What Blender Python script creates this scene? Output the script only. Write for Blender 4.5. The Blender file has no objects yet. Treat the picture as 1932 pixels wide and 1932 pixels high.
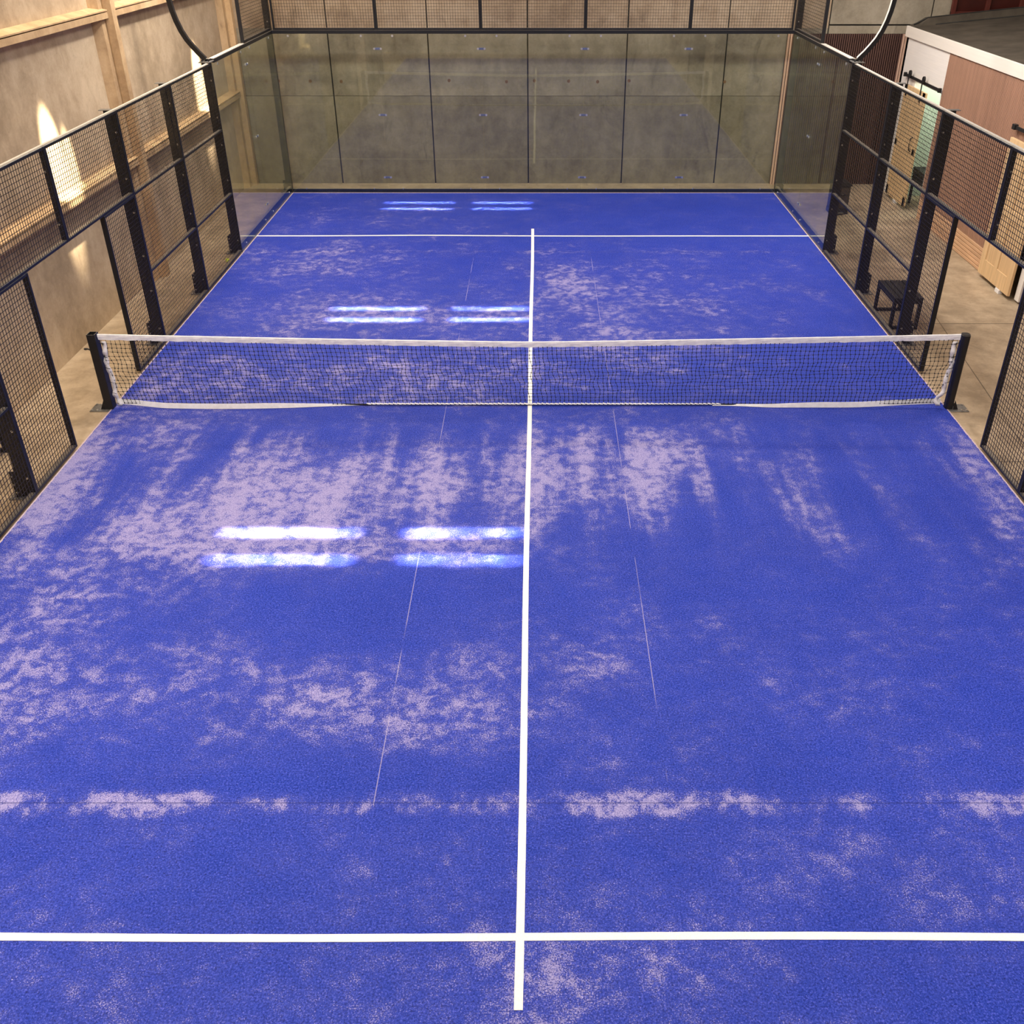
import bpy, math, random
from mathutils import Vector, Matrix
random.seed(7)
S = bpy.context.scene
COL = S.collection
FZ = -0.012                      # top of the concrete slab; the turf top is z = 0

# ------------------------------------------------------------------ mesh builder
class MB:
    def __init__(self):
        self.v = []; self.f = []; self.m = []
    def _add(self, vs, fs, mi=0):
        n = len(self.v); self.v += [tuple(p) for p in vs]
        self.f += [tuple(i + n for i in q) for q in fs]; self.m += [mi] * len(fs)
        return self
    def box(self, x0, x1, y0, y1, z0, z1, mi=0):
        return self._add([(x0,y0,z0),(x1,y0,z0),(x1,y1,z0),(x0,y1,z0),(x0,y0,z1),(x1,y0,z1),(x1,y1,z1),(x0,y1,z1)],
            [(0,3,2,1),(4,5,6,7),(0,1,5,4),(1,2,6,5),(2,3,7,6),(3,0,4,7)], mi)
    def bbox(self, x0, x1, y0, y1, z0, z1, b=.004, mi=0):
        """box with its edges bevelled by b"""
        vs = []; idx = {}
        X = (x0, x1); Y = (y0, y1); Z = (z0, z1)
        for i in (0,1):
            for j in (0,1):
                for k in (0,1):
                    sx = b if i == 0 else -b; sy = b if j == 0 else -b; sz = b if k == 0 else -b
                    idx[i,j,k] = len(vs)
                    vs += [(X[i], Y[j]+sy, Z[k]+sz), (X[i]+sx, Y[j], Z[k]+sz), (X[i]+sx, Y[j]+sy, Z[k])]
        A = lambda i,j,k,a: idx[i,j,k] + a
        fs = [(A(0,0,0,0),A(0,0,1,0),A(0,1,1,0),A(0,1,0,0)), (A(1,0,0,0),A(1,1,0,0),A(1,1,1,0),A(1,0,1,0)),
              (A(0,0,0,1),A(1,0,0,1),A(1,0,1,1),A(0,0,1,1)), (A(0,1,0,1),A(0,1,1,1),A(1,1,1,1),A(1,1,0,1)),
              (A(0,0,0,2),A(0,1,0,2),A(1,1,0,2),A(1,0,0,2)), (A(0,0,1,2),A(1,0,1,2),A(1,1,1,2),A(0,1,1,2))]
        for i in (0,1):
            for j in (0,1):
                q = (A(i,j,0,0),A(i,j,0,1),A(i,j,1,1),A(i,j,1,0)); fs.append(q if i != j else q[::-1])
            for k in (0,1):
                q = (A(i,0,k,0),A(i,0,k,2),A(i,1,k,2),A(i,1,k,0)); fs.append(q if i == k else q[::-1])
        for j in (0,1):
            for k in (0,1):
                q = (A(0,j,k,1),A(0,j,k,2),A(1,j,k,2),A(1,j,k,1)); fs.append(q if j != k else q[::-1])
        for i in (0,1):
            for j in (0,1):
                for k in (0,1):
                    fs.append((A(i,j,k,0),A(i,j,k,1),A(i,j,k,2)))
        return self._add(vs, fs, mi)
    def tube(self, pts, r, n=8, mi=0, caps=True, square=False, up=(0,0,1)):
        pts = [Vector(p) for p in pts]; vs = []; fs = []
        rr = r if isinstance(r, (list, tuple)) else [r] * len(pts)
        for i, p in enumerate(pts):
            d = (pts[min(i+1, len(pts)-1)] - pts[max(i-1, 0)]).normalized()
            u = Vector(up)
            if abs(d.dot(u)) > .97: u = Vector((1,0,0)) if abs(d.x) < .9 else Vector((0,1,0))
            a = d.cross(u).normalized(); b = a.cross(d).normalized()
            for k in range(n):
                t = 2*math.pi*(k + (.5 if square else 0))/n
                s = rr[i] * (math.sqrt(2) if square else 1)
                vs.append(p + a*math.cos(t)*s + b*math.sin(t)*s)
        for i in range(len(pts)-1):
            for k in range(n):
                fs.append((i*n+k, i*n+(k+1)%n, (i+1)*n+(k+1)%n, (i+1)*n+k))
        if caps:
            fs.append(tuple(range(n))[::-1]); fs.append(tuple((len(pts)-1)*n+k for k in range(n)))
        return self._add(vs, fs, mi)
    def cyl(self, c, ax, r, h, n=12, mi=0):
        c = Vector(c); a = Vector(ax).normalized()
        return self.tube([c, c + a*h], r, n, mi)
    def prism(self, poly, axis, a0, a1, mi=0):
        """poly: list of 2-D points in the other two axes (cyclic order), extruded along axis"""
        def P(q, t):
            return {'x': (t, q[0], q[1]), 'y': (q[0], t, q[1]), 'z': (q[0], q[1], t)}[axis]
        n = len(poly)
        vs = [P(q, a0) for q in poly] + [P(q, a1) for q in poly]
        fs = [(i, (i+1) % n, (i+1) % n + n, i + n) for i in range(n)] + [tuple(range(n))[::-1], tuple(range(n, 2*n))]
        return self._add(vs, fs, mi)
    def sphere(self, c, r, n=16, mi=0):
        vs = []; fs = []
        for i in range(1, n//2):
            th = math.pi*i/(n//2)
            for k in range(n):
                t = 2*math.pi*k/n
                vs.append((c[0]+r*math.sin(th)*math.cos(t), c[1]+r*math.sin(th)*math.sin(t), c[2]+r*math.cos(th)))
        rows = n//2 - 1
        for i in range(rows-1):
            for k in range(n): fs.append((i*n+k, (i+1)*n+k, (i+1)*n+(k+1)%n, i*n+(k+1)%n))
        vs += [(c[0],c[1],c[2]+r), (c[0],c[1],c[2]-r)]; t_ = len(vs)-2
        for k in range(n):
            fs.append((t_, k, (k+1)%n)); fs.append((t_+1, (rows-1)*n+(k+1)%n, (rows-1)*n+k))
        return self._add(vs, fs, mi)
    def build(self, name, mats, parent=None, smooth=False):
        o_ = Vector((0,0,0))
        if parent is not None:
            q = parent
            while q is not None: o_ = o_ + q.location; q = q.parent
        me = bpy.data.meshes.new(name)
        me.from_pydata([tuple(Vector(p) - o_) for p in self.v], [], self.f)
        if not isinstance(mats, (list, tuple)): mats = [mats]
        for m in mats: me.materials.append(m)
        if len(mats) > 1: me.polygons.foreach_set('material_index', self.m)
        me.update()
        import bmesh
        bm = bmesh.new(); bm.from_mesh(me); bmesh.ops.recalc_face_normals(bm, faces=bm.faces[:]); bm.to_mesh(me); bm.free()
        if smooth:
            me.polygons.foreach_set('use_smooth', [True]*len(me.polygons))
        o = bpy.data.objects.new(name, me); COL.objects.link(o)
        if parent is not None: o.parent = parent
        return o

def tag(o, label=None, cat=None, group=None, kind=None):
    if label: o['label'] = label
    if cat: o['category'] = cat
    if group: o['group'] = group
    if kind: o['kind'] = kind
    return o
def thing(name, loc, label, cat, group=None):
    o = bpy.data.objects.new(name, None); COL.objects.link(o); o.location = loc
    o.empty_display_size = .1
    return tag(o, label, cat, group)
def copy_tree(o, parent=None):
    c = o.copy(); COL.objects.link(c); c.parent = parent
    for ch in o.children: copy_tree(ch, c)
    return c

# ------------------------------------------------------------------ materials
def lin(r, g, b):
    f = lambda c: (c/255/12.92) if c/255 <= .04045 else ((c/255+.055)/1.055)**2.4
    return (f(r), f(g), f(b), 1)
def mat(name):
    m = bpy.data.materials.new(name); m.use_nodes = True
    return m, m.node_tree.nodes, m.node_tree.links
class G:
    """tiny node-graph helper"""
    def __init__(s, m): s.n = m.node_tree.nodes; s.l = m.node_tree.links
    def node(s, t, **kw):
        d = s.n.new(t)
        for k, v in kw.items(): setattr(d, k, v)
        return d
    def put(s, sock, v):
        if hasattr(v, 'is_output') or isinstance(v, bpy.types.NodeSocket): s.l.new(v, sock)
        else: sock.default_value = v
    def math(s, op, a, b=None, c=None, clamp=False):
        d = s.node('ShaderNodeMath', operation=op, use_clamp=clamp)
        s.put(d.inputs[0], a)
        if b is not None: s.put(d.inputs[1], b)
        if c is not None: s.put(d.inputs[2], c)
        return d.outputs[0]
    def vmath(s, op, a, b=None):
        d = s.node('ShaderNodeVectorMath', operation=op); s.put(d.inputs[0], a)
        if b is not None: s.put(d.inputs[1], b)
        return d.outputs['Value'] if op in ('DOT_PRODUCT', 'LENGTH') else d.outputs[0]
    def noise(s, vec, scale, detail=2, rough=.5, dist=0):
        d = s.node('ShaderNodeTexNoise'); s.put(d.inputs['Vector'], vec)
        d.inputs['Scale'].default_value = scale; d.inputs['Detail'].default_value = detail
        d.inputs['Roughness'].default_value = rough; d.inputs['Distortion'].default_value = dist
        return d.outputs['Fac']
    def ramp(s, f, stops, interp='LINEAR'):
        d = s.node('ShaderNodeValToRGB'); s.put(d.inputs[0], f); e = d.color_ramp.elements; d.color_ramp.interpolation = interp
        e[0].position, e[0].color = stops[0]; e[1].position, e[1].color = stops[-1]
        for p, c in stops[1:-1]:
            q = e.new(p); q.color = c
        return d.outputs[0]
    def mix(s, f, a, b, mode='MIX'):
        d = s.node('ShaderNodeMix', data_type='RGBA', blend_type=mode)
        s.put(d.inputs['Factor'], f); s.put(d.inputs['A'], a); s.put(d.inputs['B'], b)
        return d.outputs['Result']
    def smooth(s, x, a, b):
        d = s.node('ShaderNodeMapRange', interpolation_type='SMOOTHSTEP'); s.put(d.inputs['Value'], x)
        d.inputs['From Min'].default_value = a; d.inputs['From Max'].default_value = b
        return d.outputs[0]
    def pos(s): return s.node('ShaderNodeNewGeometry').outputs['Position']
    def scale(s, v, sx, sy, sz): return s.vmath('MULTIPLY', v, (sx, sy, sz))
    def xyz(s, v):
        d = s.node('ShaderNodeSeparateXYZ'); s.put(d.inputs[0], v); return d.outputs
    def bump(s, h, strength, dist=.01):
        d = s.node('ShaderNodeBump'); s.put(d.inputs['Height'], h); d.inputs['Strength'].default_value = strength
        d.inputs['Distance'].default_value = dist; return d.outputs[0]
def simple(name, col, rough=.5, metal=0, spec=.5, vary=0, vscale=8, stretch=(1,1,1)):
    m, n, l = mat(name); b = n['Principled BSDF']; g = G(m)
    b.inputs['Roughness'].default_value = rough; b.inputs['Metallic'].default_value = metal
    b.inputs['Specular IOR Level'].default_value = spec
    d = tuple(max(0, c*(1-vary)) for c in col[:3]) + (1,); u = tuple(min(1, c*(1+vary)) for c in col[:3]) + (1,)
    f = g.noise(g.scale(g.pos(), *stretch), vscale, 4, .6)
    g.put(b.inputs['Base Color'], g.ramp(f, [(.3, d), (.7, u)]))
    return m

M = {}
M['black'] = simple('black_powder_coat', (.007,.007,.009), .42, 0, .4, .2, 30)
def glint_tops(m, dust_glint, amt):  # up-facing faces turn pale: lamp reflections painted into the colour
    g = G(m); b = m.node_tree.nodes['Principled BSDF']; src = b.inputs['Base Color'].links[0].from_socket
    nz = g.xyz(g.node('ShaderNodeNewGeometry').outputs['Normal'])[2]
    f = g.math('MULTIPLY', g.math('MULTIPLY', g.smooth(nz, .8, .98), amt), g.math('ADD', .5, g.noise(g.pos(), 9, 4, .6)))
    g.put(b.inputs['Base Color'], g.mix(f, src, dust_glint))
glint_tops(M['black'], (.34,.29,.24,1), .7)
M['cap'] = simple('glint_paint', (.60,.56,.50), .45, .3, .5, .08, 8)  # pale colour standing in for lamp reflections on black steel
M['wire'] = simple('black_wire_paint', (.014,.012,.011), .34, 0, .6, .2, 30)
M['rubber'] = simple('black_plastic', (.016,.015,.015), .5, 0, .4, .2, 30)
M['steel'] = simple('zinc_steel', (.62,.62,.6), .32, .9, .5, .1, 40)
M['dullsteel'] = simple('weathered_steel', (.2,.19,.175), .42, .55, .5, .25, 30)
M['white_tape'] = simple('white_vinyl', (.80,.77,.76), .6, 0, .4, .1, 18, (1,3,1))
M['white_cloth'] = simple('white_webbing', (.74,.70,.70), .75, 0, .3, .14, 60)
M['cord'] = simple('net_cord', (.008,.008,.010), .7, 0, .3, .2, 60)
M['line'] = simple('white_line_turf', (.78,.74,.69), .85, 0, .2, .10, 130)
M['fascia'] = simple('cream_board', (.78,.715,.63), .55, 0, .4, .03, 3, (1,.3,6))
M['cabin_white'] = simple('white_boards', (.82,.76,.70), .6, 0, .4, .04, 3, (1,.4,14))
M['mint'] = simple('pale_green_wall', (.62,.70,.60), .7, 0, .3, .04, 2)
M['felt'] = simple('dark_roof_felt', (.070,.057,.043), .9, 0, .2, .25, 3)
M['felt_edge'] = simple('black_felt_edge', (.03,.028,.025), .85, 0, .2, .3, 3)
M['clad'] = simple('brown_slat_cladding', (.40,.225,.15), .6, 0, .3, .12, 2, (1,6,.4))
M['clad_back'] = simple('dark_slat_backing', (.11,.048,.028), .8, 0, .2, .1, 2)
M['boards'] = simple('orange_timber', (.60,.36,.21), .55, 0, .3, .15, 2, (1,.6,8))
M['pine'] = simple('pale_pine', (.70,.475,.255), .5, 0, .35, .14, 3, (8,8,.5))
M['pine_panel'] = simple('pine_panel', (.66,.44,.235), .5, 0, .35, .12, 3, (10,10,.5))
M['batten_dark'] = simple('dark_batten', (.105,.054,.043), .6, 0, .3, .15, 3, (8,8,.3))
M['batten_back'] = simple('black_backing', (.012,.006,.005), .8, 0, .2, .1, 3)
M['batten_light'] = simple('light_batten', (.66,.43,.31), .6, 0, .3, .12, 3, (8,8,.3))
M['red_frame'] = simple('red_oxide_steel', (.085,.016,.010), .5, 0, .4, .15, 5)
M['red_pane'] = simple('dark_red_pane', (.045,.008,.006), .3, 0, .5, .2, 2)
M['bin_panel'] = simple('brown_grey_plastic', (.06,.045,.035), .5, 0, .4, .15, 10)
M['ball'] = simple('yellow_felt', (.70,.82,.07), .9, 0, .2, .15, 120)
M['lens'] = simple('lamp_lens', (.7,.7,.68), .2, 0, .5, .02, 5)
M['roofsheet'] = simple('pale_roof_sheet', (.42,.40,.36), .7, 0, .3, .05, 1)

def concrete(name, base, dark, light, seed=0., stain=.5, joints=None, streak=1., rough=.8):
    m, n, l = mat(name); b = n['Principled BSDF']; g = G(m); p = g.vmath('ADD', g.pos(), (seed, seed*1.7, seed*.6))
    big = g.noise(p, .55, 6, .62, .4)
    mid = g.noise(g.scale(p, 2.0, 2.0, .5 if streak else 2.0), 1.3, 6, .65, .2)
    iso = g.noise(p, 3.2, 6, .7, .3)
    fine = g.noise(p, 26, 4, .7)
    f = g.math('ADD', g.math('ADD', g.math('MULTIPLY', big, .38), g.math('MULTIPLY', iso, .32)), g.math('ADD', g.math('MULTIPLY', mid, .20), g.math('MULTIPLY', fine, .10)))
    c = g.ramp(f, [(.40, dark), (.5, base), (.60, light)])
    st = g.smooth(g.noise(g.scale(p, 1.5, 1.5, .6), 1.1, 6, .7, 1.2), .56, .74)
    c = g.mix(g.math('MULTIPLY', st, stain), c, tuple(x*.45 for x in dark[:3]) + (1,))
    sp = g.node('ShaderNodeTexVoronoi'); g.put(sp.inputs['Vector'], p); sp.inputs['Scale'].default_value = 9
    pit = g.math('MULTIPLY', g.math('LESS_THAN', sp.outputs['Distance'], .055), g.math('GREATER_THAN', g.noise(p, 1.3, 2), .52))
    c = g.mix(g.math('MULTIPLY', pit, .55), c, tuple(x*.3 for x in dark[:3]) + (1,))
    if joints is not None:
        c = g.mix(joints(g), c, tuple(x*.22 for x in dark[:3]) + (1,))
    g.put(b.inputs['Base Color'], c)
    g.put(b.inputs['Roughness'], g.math('ADD', rough - .15, g.math('MULTIPLY', mid, .3)))
    b.inputs['Specular IOR Level'].default_value = .3
    return m
M['conc_tan'] = concrete('tan_concrete', (.47,.345,.22,1), (.34,.245,.15,1), (.59,.45,.30,1), 1.3, .35)
M['conc_rib'] = concrete('tan_concrete_rib', (.50,.33,.175,1), (.35,.22,.115,1), (.60,.41,.235,1), 4.1, .55)
M['conc_grey'] = concrete('grey_concrete', (.265,.225,.165,1), (.175,.145,.105,1), (.355,.305,.23,1), 9.2, .5)
M['conc_grey_low'] = concrete('grey_concrete_lower', (.225,.19,.135,1), (.155,.128,.088,1), (.30,.258,.19,1), 15.7, .5)
M['conc_upper'] = concrete('brown_concrete', (.34,.25,.165,1), (.22,.155,.10,1), (.44,.34,.235,1), 22.7, .45)
def floor_joints(g):
    q = g.xyz(g.pos())
    def band(v, c, w): return g.math('LESS_THAN', g.math('ABSOLUTE', g.math('SUBTRACT', v, c)), w)
    right = g.math('GREATER_THAN', q[0], 5.0)
    a = g.math('MAXIMUM', band(q[1], 2.73, .009), band(q[1], -1.29, .009))
    sk = g.math('SUBTRACT', q[0], g.math('MULTIPLY', g.math('SUBTRACT', q[1], .735), .1))
    return g.math('MULTIPLY', g.math('MULTIPLY', right, g.math('MAXIMUM', a, band(sk, 5.69, .007))), .75)
M['slab'] = concrete('floor_concrete', (.40,.30,.198,1), (.27,.20,.13,1), (.53,.405,.275,1), 31.3, .5, floor_joints, 0, .6)

# glass: clear panes with a slight green tint and Fresnel reflection
def glass_mat():
    m, n, l = mat('tempered_glass'); g = G(m); n.remove(n['Principled BSDF'])
    t = g.node('ShaderNodeBsdfTransparent'); t.inputs[0].default_value = (.935,.955,.915,1)
    s = g.node('ShaderNodeBsdfGlossy'); s.inputs['Roughness'].default_value = .012; s.inputs['Color'].default_value = (.95,1,.95,1)
    fr = g.node('ShaderNodeFresnel'); bf = g.node('ShaderNodeNewGeometry').outputs['Backfacing']
    g.put(fr.inputs['IOR'], g.math('ADD', 1.5, g.math('MULTIPLY', bf, 1/1.5 - 1.5)))   # the pane does not bend the ray, so both faces see the same angle
    dust_glint = g.noise(g.scale(g.pos(), 1, 1, .5), 2.5, 6, .65)
    mx = g.node('ShaderNodeMixShader'); g.put(mx.inputs[0], g.math('MULTIPLY', fr.outputs[0], g.math('ADD', .75, g.math('MULTIPLY', dust_glint, .5))))
    l.new(t.outputs[0], mx.inputs[1]); l.new(s.outputs[0], mx.inputs[2])
    l.new(mx.outputs[0], n['Material Output'].inputs[0])
    return m
M['glass'] = glass_mat()

# blue sanded artificial turf
def turf_mat():
    m, n, l = mat('blue_sanded_turf'); b = n['Principled BSDF']; g = G(m); p = g.pos(); q = g.xyz(p)
    g1 = g.noise(p, 75, 3, .7); g2 = g.noise(g.vmath('ADD', p, (7, 3, 1)), 120, 3, .7); g3 = g.noise(p, 30, 4, .65)
    grain = g.math('ADD', g.math('MULTIPLY', g1, .55), g.math('ADD', g.math('MULTIPLY', g2, .35), g.math('MULTIPLY', g3, .1)))
    cl = g.noise(p, 1.1, 5, .6, .4)
    blue = g.ramp(grain, [(.36, (.001,.004,.075,1)), (.46, (.009,.026,.245,1)), (.54, (.024,.050,.38,1)), (.63, (.10,.11,.56,1))])
    blue = g.mix(g.smooth(cl, .35, .7), g.mix(1.0, blue, (.86,.90,.93,1), 'MULTIPLY'), blue)
    # where play has brought sand to the top: patches (centre, radii, amount)
    blobs = [(-2.4,-1.6,1.5,.9,.20), (-2.9,-2.5,1.2,.8,.16), (-.6,-1.7,.8,1.0,.14), (.7,-1.6,1.1,.9,.12), (2.2,-1.5,1.6,1.0,.07), (-4.1,-4.5,1.1,1.3,.18),
             (-1.95,-4.95,.95,.55,.17), (-.75,-5.05,.7,.6,.18), (.45,-4.7,.7,.9,.12), (.35,-7.25,.9,.6,.18), (-3.4,-7.0,1.5,.6,.06), (.55,4.4,.55,.9,.18),
             (-3.6,5.6,1.1,.9,.12), (-2.6,3.0,1.6,1.0,.10), (-4.4,1.0,.9,2.0,.12), (1.4,2.2,1.3,1.4,.10), (3.2,-3.3,1.0,1.1,.07), (2.6,-6.3,1.6,.7,.07),
             (-3.0,8.0,2.0,1.0,.10), (-1.5,1.0,2.2,.9,.09), (3.0,4.5,1.6,1.8,.05), (-4.9,-1.6,.35,1.6,.16), (4.85,-2.0,.2,1.2,.16), (-1.7,-3.85,1.2,.45,-.12),
             (-1.6,-5.75,1.2,.25,-.10), (2.4,-2.6,1.0,1.2,-.06), (2.9,8.5,2.0,1.2,-.05), (-1.4,5.3,1.0,.8,-.06), (-2.3,-2.9,1.1,.30,.16), (-.65,-2.95,.7,.30,.18), (-2.2,3.05,.9,.3,.12), (-.6,3.1,.6,.3,.12), (1.5,-1.1,.8,.6,.06), (-1.6,-7.6,2.5,1.2,.03), (1.8,-4.5,1.2,1.0,.04), (.2,2.4,3.2,2.2,.075), (-2.6,5.6,2.4,1.1,.08), (1.2,4.6,1.3,1.4,.06), (-2.2,.7,2.8,.7,.09), (-3.4,-3.3,1.5,1.2,.07), (-3.2,3.6,1.6,1.0,.06), (-2.6,-8.2,2.2,.8,.04), (-4.0,-.25,.8,.25,.10)]
    at = g.node('ShaderNodeAttribute'); at.attribute_name = 'sand_amount'; bias = at.outputs['Fac']
    m['blobs'] = [v for b_ in blobs for v in b_]
    patch = g.noise(p, 1.3, 7, .68, .25)
    fib = g.math('ADD', .5, g.math('MULTIPLY', g.math('SUBTRACT', g.noise(g.scale(p, 2.3, .30, 1), 1.0, 5, .6, .25), .5), 1.35))
    scuff = g.noise(g.scale(p, 1.2, 2.2, 1), 2.4, 6, .72, .5)
    nearnet = g.math('MULTIPLY', g.smooth(q[1], -3.6, -2.4), g.math('SUBTRACT', 1, g.smooth(q[1], -.8, -.1)))
    f = g.math('ADD', g.math('MULTIPLY', patch, .62), g.math('MULTIPLY', scuff, .38))
    f = g.math('ADD', g.math('MULTIPLY', f, g.math('SUBTRACT', 1, g.math('MULTIPLY', nearnet, .55))), g.math('MULTIPLY', fib, g.math('MULTIPLY', nearnet, .55)))
    # sand collects along the cross seams and the edge
    ws = g.math('MULTIPLY', g.math('SUBTRACT', g.noise(g.scale(p, 1, .2, 1), 2.2, 5, .7), .5), .14)
    for sy in (-5.96, 6.02):
        dy = g.math('ABSOLUTE', g.math('ADD', g.math('SUBTRACT', q[1], sy), ws))
        k = g.math('MULTIPLY', g.math('SUBTRACT', 1, g.smooth(dy, .0, .16)), g.math('MULTIPLY', g.math('MULTIPLY', g.smooth(g.noise(g.scale(p, 1.4, .4, 1), 1.1, 5, .7), .30, .60), g.smooth(patch, .18, .62)), .48 if sy < 0 else .10))
        bias = g.math('ADD', bias, k)
    mask = g.smooth(g.math('ADD', f, g.math('MULTIPLY', bias, .95)), .345, .85)
    brk = g.noise(p, 7, 4, .7, .3)
    mask = g.math('MULTIPLY', mask, g.math('ADD', g.math('ADD', .50, g.math('MULTIPLY', nearnet, .22)), g.math('MULTIPLY', g.smooth(brk, .36, .62), .52)))
    spk = g.smooth(g.math('ADD', g.math('MULTIPLY', g.math('SUBTRACT', g2, .5), 4.2), g.math('SUBTRACT', g.math('MULTIPLY', mask, 1.62), .95)), .0, .5)
    sand = g.ramp(g1, [(.35, (.19,.17,.37,1)), (.65, (.47,.41,.60,1))])
    c = g.mix(g.math('MULTIPLY', spk, .80), blue, sand)
    c = g.mix(g.math('MULTIPLY', mask, .16), c, (.24,.20,.42,1))
    # stray bright grains
    c = g.mix(g.math('MULTIPLY', g.math('GREATER_THAN', g2, .70), .6), c, (.75,.68,.72,1))
    # lengthwise seams, the edge of sand at the turf's rim
    sx = g.math('ABSOLUTE', g.math('SUBTRACT', g.math('ABSOLUTE', q[0]), 1.0))
    sx3 = g.math('ABSOLUTE', g.math('SUBTRACT', g.math('ABSOLUTE', q[0]), 3.0))
    inner = g.math('LESS_THAN', g.math('ABSOLUTE', q[1]), 5.98)
    vis = g.smooth(g.noise(g.scale(p, .3, 1, 1), .9, 3, .6), .42, .55)
    c = g.mix(g.math('MULTIPLY', g.math('MULTIPLY', g.math('LESS_THAN', sx, .0035), inner), g.math('MULTIPLY', vis, .42)), c, (.5,.42,.5,1))
    c = g.mix(g.math('MULTIPLY', g.math('MULTIPLY', g.math('LESS_THAN', sx3, .003), inner), .10), c, (.02,.03,.15,1))
    for sy in (-5.96, 6.02):
        dy = g.math('ABSOLUTE', g.math('SUBTRACT', q[1], sy))
        c = g.mix(g.math('MULTIPLY', g.math('LESS_THAN', dy, .006), .5), c, (.015,.02,.12,1))
    edge = g.math('MAXIMUM', g.math('ABSOLUTE', q[0]), g.math('MULTIPLY', g.math('ABSOLUTE', q[1]), .5))
    c = g.mix(g.math('MULTIPLY', g.math('GREATER_THAN', g.math('ADD', edge, g.math('MULTIPLY', g.math('SUBTRACT', g3, .5), .03)), 4.983), .8), c, (.60,.45,.42,1))
    g.put(b.inputs['Base Color'], c)
    b.inputs['Roughness'].default_value = .7
    b.inputs['Specular IOR Level'].default_value = .14
    return m
M['turf'] = turf_mat()

# ------------------------------------------------------------------ setting
o = MB().box(-7, 14, -14, 12, FZ-.2, FZ).build('floor', M['slab']); tag(o, kind='structure')

# precast concrete wall on the side without the cabin: recessed panels with raised rims, brown columns at each bay
XR, XF = -6.10, -5.95
mb = MB(); mb.box(-6.4, XR, -14, 11.0, FZ, 8.2)
for zj in (1.842, 3.828, 5.81):
    mb.prism([(XR-.02, zj-.085), (XF, zj-.085), (XF, zj-.009), (XR-.02, zj-.009)], 'y', -14, 10.82, 1)
    mb.prism([(XR-.02, zj+.005), (XF, zj+.005), (XF, zj+.022), (XR+.01, zj+.062), (XR-.02, zj+.062)], 'y', -14, 10.82, 1)
cols = (4.72, 10.60, -1.22, -7.17)
for y in cols:
    mb.prism([(XR-.02, y-.26), (XR, y-.26), (XR+.10, y-.14), (XR+.10, y-.012), (XR-.02, y-.012)], 'z', FZ, 8.2, 1)
o = mb.build('wall_left', [M['conc_tan'], M['conc_rib']]); tag(o, kind='structure')
for k, y in enumerate(cols[:2]):
    o = MB().prism([(XR-.02, y), (-5.985, y), (-5.90, y+.05), (-5.90, min(y+.20, 10.82)), (XR-.02, min(y+.20, 10.82))], 'z', FZ, 8.2).build('trim_%d' % (k+1), M['conc_rib'])
    tag(o, kind='structure')

# back wall: rows of precast panels with open joints
mb = MB(); YB = 10.82
mb.box(-6.4, 14, YB+.03, 11.2, FZ, 8.2, 3)
xs = [-6.1] + [-4.10 + 1.993*i for i in range(10)]
zs = [FZ, 1.742, 3.79, 5.8, 8.2]
for i in range(len(xs)-1):
    for j in range(4):
        zz0, zz1 = zs[j], zs[j+1]
        w = .013 if j < 2 else .007
        mi = (1 if j == 0 else 0) if j < 2 else 2
        if j == 1:
            mb.box(xs[i]+w, xs[i+1]-w, YB, YB+.04, zz0+.004, 3.0 if xs[i] < 5 else 3.04, 0)
            mb.box(xs[i]+w, xs[i+1]-w, YB, YB+.04, 3.0 if xs[i] < 5 else 3.07, zz1-.004, 2 if xs[i] < 5 else 0)  # lighter colour above the glass top: the brighter light is painted in
        else:
            mb.box(xs[i]+w, xs[i+1]-w, YB, YB+.04, zz0+(.004 if j else 0), zz1-.004, mi)
o = mb.build('wall_back', [M['conc_grey'], M['conc_grey_low'], M['conc_upper'], M['felt_edge']]); tag(o, kind='structure')
# lifting-anchor plugs in the back wall: rust-brown round spots
mb = MB()
for x in (-4.55,-3.92,-1.72,-.55,.02,.72,1.31,1.95,3.9,-5.2):
    mb.cyl((x, YB-.004, 2.03+random.uniform(-.02,.02)), (0,1,0), .032, .006, 12)
o = mb.build('wall_back_plugs', simple('rusty_plug', (.20,.115,.06), .8, 0, .3, .3, 30)); tag(o, kind='structure')
o = MB().box(13.6, 14, -14, 11.2, FZ, 8.2).build('wall_right', M['conc_grey']); tag(o, kind='structure')
o = MB().box(-6.4, 14, -14.3, -14, FZ, 8.2).build('wall_front', M['conc_upper']); tag(o, kind='structure')
o = MB().box(-6.4, 14, -14.3, 11.2, 8.2, 8.4).build('ceiling', M['roofsheet']); tag(o, kind='structure')

# red steel window high in the back wall behind the cabin roof
w1 = thing('window_1', (9.4, 10.78, 3.26), None, None); tag(w1, kind='structure')
mb = MB()
for x in (8.20, 8.86, 9.52, 10.2, 10.88): mb.bbox(x, x+.085, 10.73, 10.80, 3.1, 5.2)
for z in (3.25, 4.2, 5.15): mb.bbox(8.2, 10.96, 10.74, 10.79, z, z+.05)
mb.build('window_frame', M['red_frame'], w1)
MB().box(8.24, 10.92, 10.785, 10.81, 3.1, 5.2).build('pane', M['red_pane'], w1)

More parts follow.
